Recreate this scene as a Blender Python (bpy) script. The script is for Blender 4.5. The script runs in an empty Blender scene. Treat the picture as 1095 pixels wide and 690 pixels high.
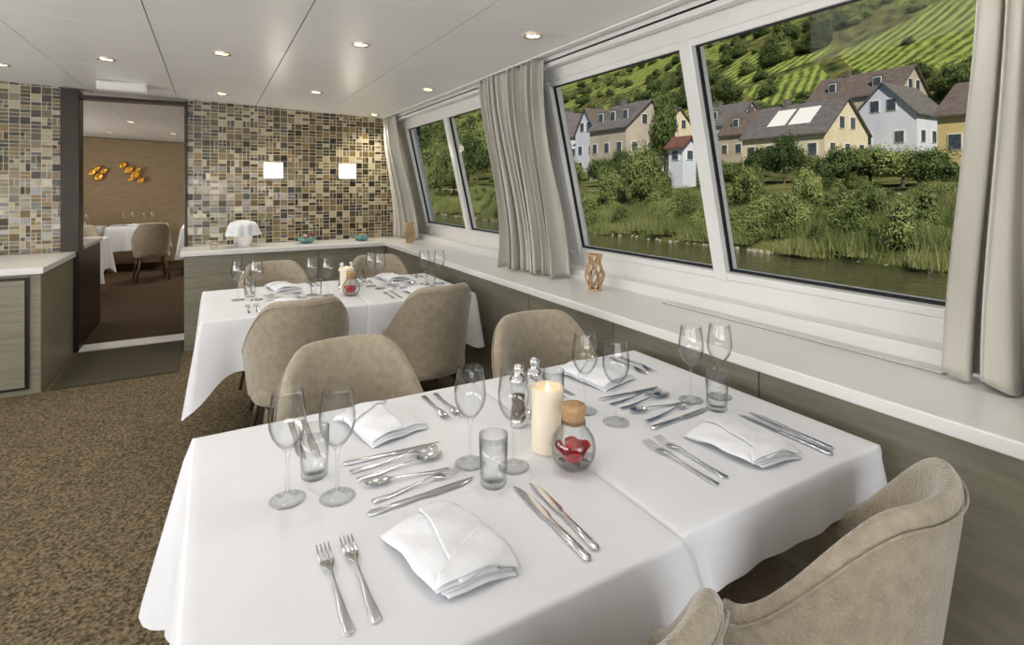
import bpy, bmesh, math, random
import numpy as np
from mathutils import Vector, Matrix
random.seed(4); rng=np.random.default_rng(4)
sc=bpy.context.scene
H=1.45
# ------------------------------------------------------------ helpers
def S(r,g,b,a=1.0):
    f=lambda c:(c/255/12.92) if c/255<=0.04045 else ((c/255+0.055)/1.055)**2.4
    return (f(r),f(g),f(b),a)
def newmat(name):
    m=bpy.data.materials.new(name); m.use_nodes=True
    nt=m.node_tree; b=nt.nodes['Principled BSDF']
    return m,nt,b
def mat(name,c1,c2=None,scale=10,rough=0.5,metal=0.0,bump=0,bscale=None,sheen=0,stretch=(1,1,1),detail=4,spec=0.5,coat=0,emit=None,es=0):
    m,nt,b=newmat(name)
    tc=nt.nodes.new('ShaderNodeTexCoord'); mp=nt.nodes.new('ShaderNodeMapping'); mp.inputs['Scale'].default_value=stretch
    nt.links.new(tc.outputs['Object'],mp.inputs[0])
    n=nt.nodes.new('ShaderNodeTexNoise'); n.inputs['Scale'].default_value=scale; n.inputs['Detail'].default_value=detail
    nt.links.new(mp.outputs[0],n.inputs['Vector'])
    r=nt.nodes.new('ShaderNodeValToRGB'); r.color_ramp.elements[0].position=.35; r.color_ramp.elements[1].position=.65
    r.color_ramp.elements[0].color=c1; r.color_ramp.elements[1].color=c2 or c1
    nt.links.new(n.outputs['Fac'],r.inputs[0]); nt.links.new(r.outputs[0],b.inputs['Base Color'])
    b.inputs['Roughness'].default_value=rough; b.inputs['Metallic'].default_value=metal
    b.inputs['Specular IOR Level'].default_value=spec
    if coat: b.inputs['Coat Weight'].default_value=coat
    if sheen: b.inputs['Sheen Weight'].default_value=sheen; b.inputs['Sheen Roughness'].default_value=.4
    if bump:
        n2=nt.nodes.new('ShaderNodeTexNoise'); n2.inputs['Scale'].default_value=bscale or scale; n2.inputs['Detail'].default_value=3
        nt.links.new(mp.outputs[0],n2.inputs['Vector'])
        bp=nt.nodes.new('ShaderNodeBump'); bp.inputs['Strength'].default_value=bump; bp.inputs['Distance'].default_value=.01
        nt.links.new(n2.outputs['Fac'],bp.inputs['Height']); nt.links.new(bp.outputs[0],b.inputs['Normal'])
    if emit: b.inputs['Emission Color'].default_value=emit; b.inputs['Emission Strength'].default_value=es
    return m
def glassmat(name,tint=(.99,.995,.995,1),edge=(.12,.14,.14,1),base=.045,gr=.9,pw=4.2):
    m,nt,b=newmat(name); nt.nodes.remove(b); out=nt.nodes['Material Output']
    tr=nt.nodes.new('ShaderNodeBsdfTransparent'); g=nt.nodes.new('ShaderNodeBsdfGlossy'); g.inputs['Roughness'].default_value=.02
    lw=nt.nodes.new('ShaderNodeLayerWeight'); lw.inputs['Blend'].default_value=.5
    mc=nt.nodes.new('ShaderNodeMix'); mc.data_type='RGBA'; mc.inputs[6].default_value=tint; mc.inputs[7].default_value=edge
    p=nt.nodes.new('ShaderNodeMath'); p.operation='POWER'; p.inputs[1].default_value=pw
    nt.links.new(lw.outputs['Facing'],p.inputs[0]); nt.links.new(p.outputs[0],mc.inputs[0]); nt.links.new(mc.outputs[2],tr.inputs[0])
    p2=nt.nodes.new('ShaderNodeMath'); p2.operation='POWER'; p2.inputs[1].default_value=4.0; nt.links.new(lw.outputs['Facing'],p2.inputs[0])
    fr=nt.nodes.new('ShaderNodeMath'); fr.operation='MULTIPLY_ADD'; fr.inputs[1].default_value=gr; fr.inputs[2].default_value=base; nt.links.new(p2.outputs[0],fr.inputs[0])
    mx=nt.nodes.new('ShaderNodeMixShader')
    nt.links.new(fr.outputs[0],mx.inputs[0]); nt.links.new(tr.outputs[0],mx.inputs[1]); nt.links.new(g.outputs[0],mx.inputs[2])
    nt.links.new(mx.outputs[0],out.inputs[0]); return m
def link(o,parent=None):
    sc.collection.objects.link(o)
    if parent: o.parent=parent
    return o
def empty(name,loc=(0,0,0),rz=0,parent=None,s=1):
    e=bpy.data.objects.new(name,None); e.location=loc; e.rotation_euler[2]=rz; e.scale=(s,s,s); e.empty_display_size=.1
    return link(e,parent)
def mkmesh(name,verts,faces,mats,smooth=False,fm=None):
    me=bpy.data.meshes.new(name); me.from_pydata([tuple(map(float,v)) for v in verts],[],faces); 
    if not isinstance(mats,(list,tuple)): mats=[mats]
    for m in mats: me.materials.append(m)
    if smooth: me.polygons.foreach_set('use_smooth',[True]*len(me.polygons))
    if fm is not None: me.polygons.foreach_set('material_index',fm)
    me.update(); return me
def obj(name,me,parent=None,loc=(0,0,0),rot=(0,0,0),scale=(1,1,1)):
    o=bpy.data.objects.new(name,me); o.location=loc; o.rotation_euler=rot; o.scale=scale
    return link(o,parent)
class MB:  # mesh builder
    def __init__(s): s.v=[]; s.f=[]; s.m=[]
    def add(s,v,f,mi=0):
        o=len(s.v); s.v+=list(v); s.f+=[tuple(i+o for i in q) for q in f]; s.m+=[mi]*len(f)
    def box(s,x0,x1,y0,y1,z0,z1,mi=0,T=None):
        v=[(x,y,z) for x in(x0,x1) for y in(y0,y1) for z in(z0,z1)]
        if T: v=[T(p) for p in v]
        s.add(v,[(0,1,3,2),(4,6,7,5),(0,4,5,1),(2,3,7,6),(0,2,6,4),(1,5,7,3)],mi)
    def cyl(s,p0,p1,r0,r1,n=16,mi=0,caps=True):
        p0=Vector(p0);p1=Vector(p1);d=(p1-p0).normalized(); a=d.orthogonal().normalized(); b=d.cross(a)
        v=[]
        for p,r in((p0,r0),(p1,r1)):
            for i in range(n):
                t=2*math.pi*i/n; v.append(tuple(p+a*math.cos(t)*r+b*math.sin(t)*r))
        f=[(i,(i+1)%n,n+(i+1)%n,n+i) for i in range(n)]
        if caps: f+=[tuple(range(n-1,-1,-1)),tuple(range(n,2*n))]
        s.add(v,f,mi)
    def lathe(s,prof,n=32,mi=0,c=(0,0,0),wav=None):
        v=[];f=[]
        for (r,z) in prof:
            for i in range(n):
                t=2*math.pi*i/n; rr=r+(wav(t,z) if wav else 0)
                v.append((c[0]+rr*math.cos(t),c[1]+rr*math.sin(t),c[2]+z))
        for k in range(len(prof)-1):
            for i in range(n):
                f.append((k*n+i,k*n+(i+1)%n,(k+1)*n+(i+1)%n,(k+1)*n+i))
        s.add(v,f,mi)
    def loft(s,secs,n=10,mi=0):  # secs: (x,y,z,halfwidth,halfthick)
        v=[];f=[]
        for (x,y,z,w,t) in secs:
            for i in range(n):
                a=2*math.pi*i/n; v.append((x+w*math.cos(a),y,z+t*math.sin(a)))
        for k in range(len(secs)-1):
            for i in range(n): f.append((k*n+i,k*n+(i+1)%n,(k+1)*n+(i+1)%n,(k+1)*n+i))
        f+=[tuple(range(n-1,-1,-1)),tuple(range((len(secs)-1)*n,len(secs)*n))]
        s.add(v,f,mi)
    def sphere(s,c,r,nu=16,nv=10,mi=0):
        prof=[(max(1e-4,r*math.sin(math.pi*k/nv)),-r*math.cos(math.pi*k/nv)) for k in range(nv+1)]
        s.lathe(prof,nu,mi,c)
    def mesh(s,name,mats,smooth=False): 
        return mkmesh(name,s.v,s.f,mats,smooth,s.m)
def finish(o,bevel=0,sub=0,auto=False):
    if bevel:
        b=o.modifiers.new('bevel','BEVEL'); b.width=bevel; b.segments=2; b.limit_method='ANGLE'
    if sub:
        b=o.modifiers.new('sub','SUBSURF'); b.levels=sub; b.render_levels=sub
    return o
def boxobj(name,x0,x1,y0,y1,z0,z1,m,parent=None,bevel=0):
    b=MB(); cx,cy,cz=(x0+x1)/2,(y0+y1)/2,(z0+z1)/2
    b.box(x0-cx,x1-cx,y0-cy,y1-cy,z0-cz,z1-cz)
    return finish(obj(name,b.mesh(name,m),parent,(cx,cy,cz)),bevel)
# ------------------------------------------------------------ materials
M_white=mat('white_lacquer',S(229,229,226),S(235,235,233),3,rough=.28)
M_ceil=mat('ceiling_panel_white',S(238,238,238),S(242,242,242),1.5,rough=.33,spec=.4)
M_gap=mat('panel_gap_grey',S(110,110,108),None,5,rough=.8)
M_slot=mat('vent_slot_grey',S(165,163,156),None,5,rough=.8)
M_carpet=mat('carpet_brown_speckle',S(62,56,43),S(132,118,94),85,rough=1,bump=.5,bscale=110,detail=5,spec=.1)
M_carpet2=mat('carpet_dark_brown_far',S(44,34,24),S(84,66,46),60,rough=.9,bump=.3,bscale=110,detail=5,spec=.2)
M_wood=mat('olive_limed_wood',S(120,117,101),S(134,131,114),7,rough=.38,bump=.06,bscale=40,stretch=(6,.7,6),detail=6)
M_wood2=mat('olive_limed_wood_front',S(126,122,105),S(144,140,122),7,rough=.4,bump=.06,bscale=40,stretch=(.7,6,8),detail=6)
M_dark=mat('dark_bronze_trim',S(44,38,30),S(54,46,38),6,rough=.35,metal=.4)
M_parq=mat('parquet_wood',S(96,62,38),S(140,94,60),12,rough=.35,stretch=(8,1,1))
M_cloth=mat('white_tablecloth_linen',S(225,227,232),S(230,232,237),4,rough=.8,bump=.35,bscale=5,sheen=.1,spec=.2)
M_nap=mat('white_napkin_linen',S(230,233,239),S(236,238,243),60,rough=.85,bump=.1,bscale=250,spec=.2)
M_chair=mat('taupe_velvet',S(156,145,126),S(172,161,141),34,rough=.75,bump=.5,bscale=140,sheen=.8,detail=7,spec=.2)
M_leg=mat('chair_leg_bronze',S(96,84,68),S(110,96,80),10,rough=.35,metal=.6)
M_steel=mat('polished_steel',S(222,222,224),S(236,236,238),5,rough=.14,metal=1)
M_curt=mat('satin_curtain',S(174,171,161),S(197,194,184),5,rough=.36,bump=.1,bscale=300,sheen=.3,stretch=(1,1,.1))
M_wax=mat('ivory_candle_wax',S(240,228,205),S(244,234,214),8,rough=.5)
M_flame=mat('candle_flame_led',S(255,220,120),None,5,emit=(1,.6,.2,1),es=6)
M_cork=mat('cork',S(164,130,94),S(190,156,118),60,rough=.9,bump=.3,bscale=80)
M_red=mat('red_rose_petal',S(165,6,20),S(205,14,36),20,rough=.5,sheen=.3)
M_green=mat('leaf_green_small',S(70,95,40),S(96,120,60),20,rough=.6)
M_pep=mat('peppercorns',S(50,36,26),S(120,95,70),160,rough=.8)
M_salt=mat('salt_grains',S(225,225,220),S(240,240,238),160,rough=.8)
M_vase=mat('bent_wood_lattice',S(176,144,98),S(208,178,130),12,rough=.4)
M_lamp=mat('downlight_warm_glow',S(255,220,150),None,5,emit=(1,.72,.34,1),es=7)
M_sconce=mat('sconce_opal_glass',S(250,245,235),None,5,emit=(1,.93,.82,1),es=1.0)
M_gold=mat('gold_leaf',S(200,130,40),S(250,195,90),30,rough=.25,metal=.95,emit=(1,.5,.1,1),es=.08)  # faint emission adds a glow to the gold; it is no lamp
M_tan=mat('tan_wallcovering',S(168,148,118),S(182,162,132),6,rough=.8,stretch=(1,1,8))
M_mat=mat('entrance_mat_olive',S(56,52,38),S(78,72,54),200,rough=1)
M_teal=mat('teal_glaze',S(50,110,110),S(130,170,160),20,rough=.2)
M_glass=glassmat('clear_crystal')
M_pane=glassmat('window_glass',(.99,.995,.995,1),(.9,.92,.92,1),.006,.15,3)
M_gasket=mat('black_gasket',S(30,30,32),None,5,rough=.6)
# mosaic
def mosaic():
    m,nt,b=newmat('glass_mosaic_tiles'); N=nt.nodes.new; L=nt.links.new
    geo=N('ShaderNodeNewGeometry'); sp=N('ShaderNodeSeparateXYZ'); L(geo.outputs['Position'],sp.inputs[0])
    cb=N('ShaderNodeCombineXYZ'); L(sp.outputs[0],cb.inputs[0]); L(sp.outputs[2],cb.inputs[1])
    def vm(op,a,bv=None):
        n=N('ShaderNodeVectorMath'); n.operation=op; L(a,n.inputs[0])
        if bv is not None:
            if isinstance(bv,tuple): n.inputs[1].default_value=bv
            else: L(bv,n.inputs[1])
        return n.outputs[0]
    P=vm('MULTIPLY',cb.outputs[0],(1/.07,1/.066,1)); C=vm('FLOOR',P)
    wn=N('ShaderNodeTexWhiteNoise'); wn.noise_dimensions='3D'; L(C,wn.inputs['Vector'])
    sr=N('ShaderNodeSeparateXYZ'); L(wn.outputs['Color'],sr.inputs[0])
    def ma(op,a,bv,c=None):
        n=N('ShaderNodeMath'); n.operation=op
        for i,x in enumerate((a,bv)):
            if isinstance(x,(int,float)): n.inputs[i].default_value=x
            else: L(x,n.inputs[i])
        return n.outputs[0]
    sx=ma('ADD',ma('GREATER_THAN',sr.outputs[0],.7),1.0); sy=ma('ADD',ma('GREATER_THAN',sr.outputs[1],.45),1.0)
    sv=N('ShaderNodeCombineXYZ'); L(sx,sv.inputs[0]); L(sy,sv.inputs[1])
    P2=vm('MULTIPLY',P,sv.outputs[0]); C2=vm('FLOOR',P2); F=vm('FRACTION',P2)
    C3=vm('ADD',C2,(17.3,5.1,0)); w2=N('ShaderNodeTexWhiteNoise'); L(C3,w2.inputs['Vector'])
    rp=N('ShaderNodeValToRGB'); rp.color_ramp.interpolation='CONSTANT'
    cols=[S(40,34,22),S(84,70,48),S(112,98,68),S(132,110,74),S(172,162,134),S(74,70,50),S(102,86,56),S(56,46,30),S(124,116,88)]
    el=rp.color_ramp.elements; el[0].color=cols[0]; el[0].position=0; el[1].color=cols[1]; el[1].position=.13
    for i in range(2,9): e=el.new(i/9); e.color=cols[i]
    L(w2.outputs['Value'],rp.inputs[0])
    fs=N('ShaderNodeSeparateXYZ'); L(F,fs.inputs[0])
    dx=ma('DIVIDE',ma('MINIMUM',fs.outputs[0],ma('SUBTRACT',1.0,fs.outputs[0])),sx)
    dy=ma('DIVIDE',ma('MINIMUM',fs.outputs[1],ma('SUBTRACT',1.0,fs.outputs[1])),sy)
    g=ma('LESS_THAN',ma('MINIMUM',dx,dy),.034)
    mx=N('ShaderNodeMix'); mx.data_type='RGBA'; L(g,mx.inputs[0]); L(rp.outputs[0],mx.inputs[6]); mx.inputs[7].default_value=S(198,190,168)
    L(mx.outputs[2],b.inputs['Base Color'])
    L(ma('ADD',ma('MULTIPLY',g,.5),.16),b.inputs['Roughness'])
    c1=vm('SUBTRACT',w2.outputs['Color'],(.5,.5,.5)); c2=vm('MULTIPLY',c1,(.14,.02,.10)); c3=vm('ADD',geo.outputs['Normal'],c2); c4=vm('NORMALIZE',c3)
    L(c4,b.inputs['Normal']); b.inputs['Specular IOR Level'].default_value=.7
    return m
M_mos=mosaic()
# ------------------------------------------------------------ room shell
XL=-3.6; YB=5.96; YN=-2.6
boxobj('floor',XL,2.2,YN,12.4,-.06,0,M_carpet)
boxobj('floor_parquet_strip',.86,1.58,-.5,1.6,0.0,.006,M_parq)
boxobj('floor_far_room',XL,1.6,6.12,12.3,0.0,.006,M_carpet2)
def ceilz(x): return 2.225+.033*(1.75-x)
b=MB(); xs=[1.745-.672*i for i in range(9)]; ys=[-2.6+1.21*i for i in range(13)]
for i in range(8):
    for j in range(12):
        x1,x0=xs[i]-.003,xs[i+1]+.003; y0,y1=ys[j]+.003,ys[j+1]-.003
        if y1>12.3: continue
        za,zb=ceilz(x0),ceilz(x1)
        b.add([(x0,y0,za),(x1,y0,zb),(x1,y1,zb),(x0,y1,za),(x0,y0,za+.02),(x1,y0,zb+.02),(x1,y1,zb+.02),(x0,y1,za+.02)],
              [(0,3,2,1),(4,5,6,7),(0,1,5,4),(1,2,6,5),(2,3,7,6),(3,0,4,7)],0)
za,zb=ceilz(-3.7)+.012,ceilz(2.3)+.012
b.add([(-3.7,-2.7,za),(2.3,-2.7,zb),(2.3,12.5,zb),(-3.7,12.5,za),(-3.7,-2.7,za+.2),(2.3,-2.7,zb+.2),(2.3,12.5,zb+.2),(-3.7,12.5,za+.2)],
      [(0,3,2,1),(4,5,6,7),(0,1,5,4),(1,2,6,5),(2,3,7,6),(3,0,4,7)],1)
obj('ceiling',b.mesh('ceiling',[M_ceil,M_gap]))
boxobj('wall_left',XL-.1,XL,YN,12.4,0,2.4,M_tan)
boxobj('wall_near',XL,2.2,YN-.1,YN,0,2.4,M_white)
b=MB(); b.box(-.2,2.15,YB,YB+.12,0,2.32); b.box(XL,-1.13,YB,YB+.12,0,2.42)
obj('wall_back',b.mesh('wall_back',M_mos))
boxobj('wall_far_room',XL,2.2,12.3,12.4,0,2.45,M_tan)
boxobj('wall_far_room_side',1.6,1.7,YB+.13,12.3,0,2.3,M_tan)
# door opening
d=empty('door_1',(0,0,0))
boxobj('jamb_left',-1.13,-1.0,YB-.03,YB+.15,0,2.3,M_dark,d,.004)
boxobj('jamb_right',-.215,-.19,YB-.02,YB+.15,0,2.27,M_dark,d,.004)
boxobj('header',-1.0,-.215,YB-.02,YB+.15,2.235,2.262,M_dark,d,.003)
boxobj('threshold',-1.0,-.215,YB-.06,YB+.14,0.0,.02,M_white,d,.004)
b=MB(); b.box(-.99,-.22,4.9,5.86,0.0,.012); obj('door_mat',b.mesh('door_mat',M_mat))
# window wall
WL=1.113
P0=Vector((2.11,0,1.025)); SV=Vector((-.2189,0,.9757)); NV=Vector((.9757,0,.2189))
def TB(p): # (s,y,d)
    q=P0+SV*p[0]+NV*p[2]; return (q.x,p[1],q.z)
b=MB()
b.box(-.1,1.24,2.83,3.35,-.01,.1,0,TB); b.box(-.1,1.24,5.62,6.05,-.01,.1,0,TB); b.box(-.1,1.24,-2.6,.53,-.01,.1,0,TB)
b.box(-.12,0.0,-2.6,6.05,-.03,.12,0,TB); b.box(WL,1.24,-2.6,6.05,-.03,.12,0,TB)
b.box(1.75,2.15,-2.6,6.05,2.19,2.42,0)
b.box(1.75,1.79,-2.6,6.05,2.165,2.2,0)
b.box(2.0,2.3,-2.6,6.05,.3,.935,0)
obj('wall_right',b.mesh('wall_right',M_white))
wi=0
for (ya,ym,yb) in ((.55,1.68,2.82),(3.36,4.48,5.61)):
    wi+=1; w=empty('window_%d'%wi,(0,0,0)); b=MB()
    for (a,c) in ((ya,ya+.05),(ym-.035,ym+.035),(yb-.05,yb)): b.box(0,WL,a,c,-.035,.05,0,TB)
    b.box(0,.035,ya,yb,-.03,.05,0,TB); b.box(WL-.035,WL,ya,yb,-.03,.05,0,TB)
    finish(obj('frame',b.mesh('frame',M_white),w),.004)
    b=MB()
    for (a,c) in ((ya+.05,ym-.035),(ym+.035,yb-.05)):
        for q in ((a,a+.008,.035,WL-.035),(c-.008,c,.035,WL-.035),(a,c,.035,.043),(a,c,WL-.043,WL-.035)): b.box(q[2],q[3],q[0],q[1],-.005,.012,0,TB)
    obj('gasket',b.mesh('gasket',M_gasket),w)
    b=MB()
    for (a,c) in ((ya+.05,ym-.035),(ym+.035,yb-.05)):
        b.add([TB((.035,a,.003)),TB((.035,c,.003)),TB((WL-.035,c,.003)),TB((WL-.035,a,.003))],[(0,1,2,3)])
    obj('glass',b.mesh('glass',M_pane),w)
# ledge
b=MB(); b.box(1.57,2.02,-2.6,5.96,.84,.88,0); 
obj_=finish(obj('trim_1',b.mesh('window_ledge',M_white)),.005)
b=MB(); b.box(1.925,1.975,.75,1.9,.8802,.883,0)
for i in range(3): b.box(1.932+i*.015,1.938+i*.015,.76,1.89,.883,.886,1)
obj('heater_vent_grille',b.mesh('grille',[M_slot,M_white]))
b=MB(); seams=[-2.6,-1.82,-1.08,-.34,.4,1.14,1.88,2.62,3.36,4.1,4.84,5.5]
for a,c in zip(seams[:-1],seams[1:]): b.box(1.6,1.63,a+.003,c-.003,.06,.84,0)
b.box(1.63,1.66,-2.6,5.96,0,.84,1); b.box(1.62,1.64,-2.6,5.5,0,.06,1)
obj('wall_right_lower_panelling',b.mesh('panelling',[M_wood,M_dark]))
boxobj('wall_right_dark_pier',1.76,1.80,-2.0,.30,.88,2.19,M_dark)
# back counter
c=empty('back_counter',(0,0,0)); b=MB()
for a,e in ((-.2,.25),(.25,.92),(.92,1.57)): b.box(a+.003,e-.003,5.46,5.48,.06,.84,0)
b.box(-.2,1.6,5.48,5.958,.0,.84,0)
obj('body',b.mesh('body',M_wood2),c); boxobj('top',-.23,1.569,5.43,5.958,.84,.88,M_white,c,.004)
# left cabinet
c=empty('sideboard_cabinet',(0,0,0)); b=MB()
b.box(-3.5,-1.04,4.9,5.92,0,.84,0)
b.box(-1.62,-1.1,4.885,4.9,.04,.82,1); b.box(-1.60,-1.12,4.87,4.886,.06,.8,0); b.box(-3.0,-1.66,4.875,4.9,.04,.82,0)
obj('body',b.mesh('body',[M_wood2,M_dark]),c); boxobj('top',-3.5,-1.02,4.87,5.92,.84,.885,M_white,c,.004)
c=empty('far_room_sideboard',(0,0,0)); boxobj('body',-1.6,-1.02,6.2,7.1,0.006,.88,M_dark,c,.004); boxobj('top',-1.62,-1.0,6.18,7.12,.88,.91,M_white,c,.004)
# ------------------------------------------------------------ fixtures
DL=[(1.455,2.34),(.74,3.04),(.064,3.76),(-.6,4.41),(1.52,4.04),(.786,4.75),(.09,5.37),(1.54,5.72),(1.45,.64),(.74,1.34),(.06,2.06),(-.62,2.75),(-1.3,3.42),(-1.3,5.1),(-.6,.95),(-1.3,1.7),(-.2,8),(-.9,8.6),(-.5,10),(-1.4,10.6),(.2,10.8)]
b=MB(); b.lathe([(.05,0),(.052,-.006),(.040,-.007),(.036,-.002)],24,0); b.lathe([(.036,-.002),(.0001,-.002)],24,1)
dlm=b.mesh('downlight',[M_steel,M_lamp],True)
for i,(x,y) in enumerate(DL):
    e=empty('ceiling_downlight',(x,y,ceilz(x)-.0005)); obj('lamp',dlm,e)
    if y<7 or i%2==0:
        l=bpy.data.lights.new('spot','SPOT'); l.energy=12; l.color=(1,.92,.80); l.spot_size=math.radians(120); l.spot_blend=.8; l.shadow_soft_size=.04
        if y>5: l.energy=22
        if y>7: l.energy=65
        lo=bpy.data.objects.new('spot',l); lo.location=(0,0,-.03); link(lo,e)
for x in (.56,1.30):
    e=empty('wall_sconce',(x,YB-.03,1.62)); boxobj('shade',-.09,.09,-.03,.0,-.08,.08,M_sconce,e,.006); boxobj('mount',-.05,.05,0,.03,-.05,.05,M_steel,e)
    l=bpy.data.lights.new('glow','POINT'); l.energy=2; l.color=(1,.88,.7); l.shadow_soft_size=.05; lo=bpy.data.objects.new('glow',l); lo.location=(0,-.09,0); link(lo,e)
c=empty('emergency_light_fixture',(-.62,5.35,ceilz(-.62))); 
boxobj('body',-.17,.17,-.06,.06,-.075,0,M_white,c,.015); boxobj('lens',-.15,.15,-.062,-.05,-.06,-.02,M_white,c,.004)
# ------------------------------------------------------------ chairs
def chair_meshes():
    nphi=37; pm=math.radians(97); secs=[]
    b=MB(); n=0
    def rad(phi,t,inner):
        rx=.232+.058*t; ry=.235+.065*t
        if inner: rx-=.05; ry-=.052
        return rx,ry
    for i in range(nphi):
        phi=-pm+2*pm*i/(nphi-1); a=abs(phi); q=max(0,min(1,(a-math.radians(28))/(pm-math.radians(28)))); q=q*q*(3-2*q)
        top=.90-.27*q; bot=.37
        pts=[]
        for k in range(7):
            t=k/6; z=bot+(top-.025-bot)*t; tt=(z-bot)/.53; rx,ry=rad(phi,tt,False); pts.append((rx*math.sin(phi),-ry*math.cos(phi),z))
        tt=(top-bot)/.53
        for (f,zz) in ((.25,-.006),(.5,0),(.75,-.006)):
            ro=rad(phi,tt,False); ri=rad(phi,tt,True); rx=ro[0]*(1-f)+ri[0]*f; ry=ro[1]*(1-f)+ri[1]*f; pts.append((rx*math.sin(phi),-ry*math.cos(phi),top+zz))
        for k in range(6):
            t=1-k/5; z=bot+.03+(top-.025-bot-.03)*t; tt=(z-bot)/.53; rx,ry=rad(phi,tt,True); pts.append((rx*math.sin(phi),-ry*math.cos(phi),z))
        secs.append(pts)
    m=len(secs[0]); v=[p for s_ in secs for p in s_]; f=[]
    for i in range(nphi-1):
        for k in range(m): f.append((i*m+k,i*m+(k+1)%m,(i+1)*m+(k+1)%m,(i+1)*m+k))
    f.append(tuple(range(m))); f.append(tuple((nphi-1)*m+k for k in range(m-1,-1,-1)))
    b.add(v,f); back=b.mesh('backrest',M_chair,True)
    # piping seam running round the outside of the rim
    b=MB(); pv=None
    for i in range(nphi):
        p=Vector(secs[i][6]); p.z-=.004
        c=Vector((p.x,p.y,0)); p=p+c.normalized()*.001
        if pv is not None: b.cyl(pv,p,.0022,.0022,8,0,False)
        pv=p
    seam=b.mesh('seam_piping',M_chair,True)
    b=MB()
    def se(r,t,yo): 
        x=abs(math.cos(t))**.75*math.copysign(1,math.cos(t)); y=abs(math.sin(t))**.75*math.copysign(1,math.sin(t)); return (r*x*.235,r*y*.25+yo)
    rings=[(.0,.36),(.8,.36),(.93,.365),(.98,.39),(.98,.44),(.93,.468),(.8,.482),(.4,.492),(.0,.495)]
    v=[];f=[];n=32
    for r,z in rings:
        for i in range(n): x,y=se(max(r,.001),2*math.pi*i/n,.02); v.append((x,y,z))
    for k in range(len(rings)-1):
        for i in range(n): f.append((k*n+i,k*n+(i+1)%n,(k+1)*n+(i+1)%n,(k+1)*n+i))
    b.add(v,f); seat=b.mesh('seat',M_chair,True)
    b=MB()
    for sx in(-1,1):
        for sy in(-1,1): b.cyl((sx*.15,sy*.16+.01,.375),(sx*.215,sy*.22,0),.019,.011,14)
    return back,seat,b.mesh('legs',M_leg,True),seam
CB,CS,CL,CP=chair_meshes()
def chair(x,y,rz,par=None,z=0):
    e=empty('dining_chair',(x,y,z),rz,par)
    finish(obj('backrest',CB,e),0,1); obj('seat',CS,e); obj('legs',CL,e); obj('seam_piping',CP,e)
pi=math.pi
chair(1.125,.72,.16); chair(.46,.735,-.03)
chair(.43,1.74,pi+.04); chair(1.22,1.75,pi-.05)
chair(.40,3.04,.03); chair(1.12,3.04,.12)
chair(.42,4.07,pi+.1); chair(1.16,4.07,pi-.05)
# ------------------------------------------------------------ tables
def cloth(x0,x1,y0,y1,z,dl,dr,dn,df,seed,fl=.12):
    r=.02; n=240; rg=random.Random(seed); ph=[rg.uniform(0,6) for _ in range(4)]
    w,h=x1-x0,y1-y0; pts=[]
    per=2*(w+h)
    for i in range(n):
        s=per*i/n
        if s<w: p=(x0+s,y0)
        elif s<w+h: p=(x1,y0+s-w)
        elif s<2*w+h: p=(x1-(s-w-h),y1)
        else: p=(x0,y1-(s-2*w-h))
        dxe=min(p[0]-x0,x1-p[0]); dye=min(p[1]-y0,y1-p[1]); cn=math.exp(-(max(dxe,dye)/.09)**2) if min(dxe,dye)<1e-6 else 0
        cxd=(p[0]-(x0+x1)/2)/(w/2); cyd=(p[1]-(y0+y1)/2)/(h/2)
        bx=math.copysign(abs(cxd)**14,cxd); by=math.copysign(abs(cyd)**14,cyd); L=math.hypot(bx,by)
        nn=(bx/L,by/L)
        wl=(abs(bx) if bx<0 else 0);wr=(bx if bx>0 else 0);wn=(abs(by) if by<0 else 0);wf=(by if by>0 else 0); t=wl+wr+wn+wf
        drop=(wl*dl+wr*dr+wn*dn+wf*df)/t
        pts.append((p,nn,drop,cn,s))
    v=[];f=[]
    rings=[(-.03,0,0),(-.008,0,0),(-.002,.002,0),(0,.008,0)]
    for (o,dz,_) in rings:
        for (p,nn,drop,cn,s) in pts: v.append((p[0]+nn[0]*o*(1.3 if cn>.5 else 1),p[1]+nn[1]*o*(1.3 if cn>.5 else 1),z-dz))
    K=9
    for k in range(1,K+1):
        t=k/K
        for (p,nn,drop,cn,s) in pts:
            dd=drop*(1+.28*cn*(drop>.15)); d=.008+(dd-.008)*t
            amp=d/.4; lw=fl/.12
            if drop>.12: off=.004+amp*(.020*lw+lw*.018*math.sin(s*2*pi/.31+ph[0])+.007*math.sin(s*2*pi/.13+ph[1])+fl*cn)
            else: off=.003
            v.append((p[0]+nn[0]*off,p[1]+nn[1]*off,z-d))
    R=len(rings)+K
    for k in range(R-1):
        for i in range(n): f.append((k*n+i,k*n+n+i,k*n+n+(i+1)%n,k*n+(i+1)%n))
    f.append(tuple(range(n)))
    me=mkmesh('tablecloth',v,f,M_cloth,False); 
    sm=[True]*len(f); sm[-1]=False; me.polygons.foreach_set('use_smooth',sm)
    return me
TZ=.77
def table(x0,x1,y0,y1,dr,seed,fl=.12,par=None):
    cx,cy=(x0+x1)/2,(y0+y1)/2; e=empty('dining_table',(cx,cy,0),0,par)
    hx,hy=(x1-x0)/2,(y1-y0)/2
    o=obj('tablecloth',cloth(-hx,hx,-hy,hy,TZ,*dr,seed,fl),e)
    boxobj('top',-hx+.012,hx-.012,-hy+.012,hy-.012,TZ-.03,TZ-.003,M_parq,e)
    b=MB(); b.cyl((0,0,.03),(0,0,TZ-.03),.035,.035,20); b.lathe([(.001,.03),(.05,.03),(.2,.018),(.21,.0)],28); obj('pedestal',b.mesh('pedestal',M_dark,True),e)
    return e
table(-.045,.797,.72,1.68,(.40,.10,.27,.27),1,.115)
table(.80,1.54,.735,1.68,(.02,.10,.13,.11),2,.06)
table(-.045,.797,3.08,4.0,(.42,.06,.27,.27),3,.06)
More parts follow.
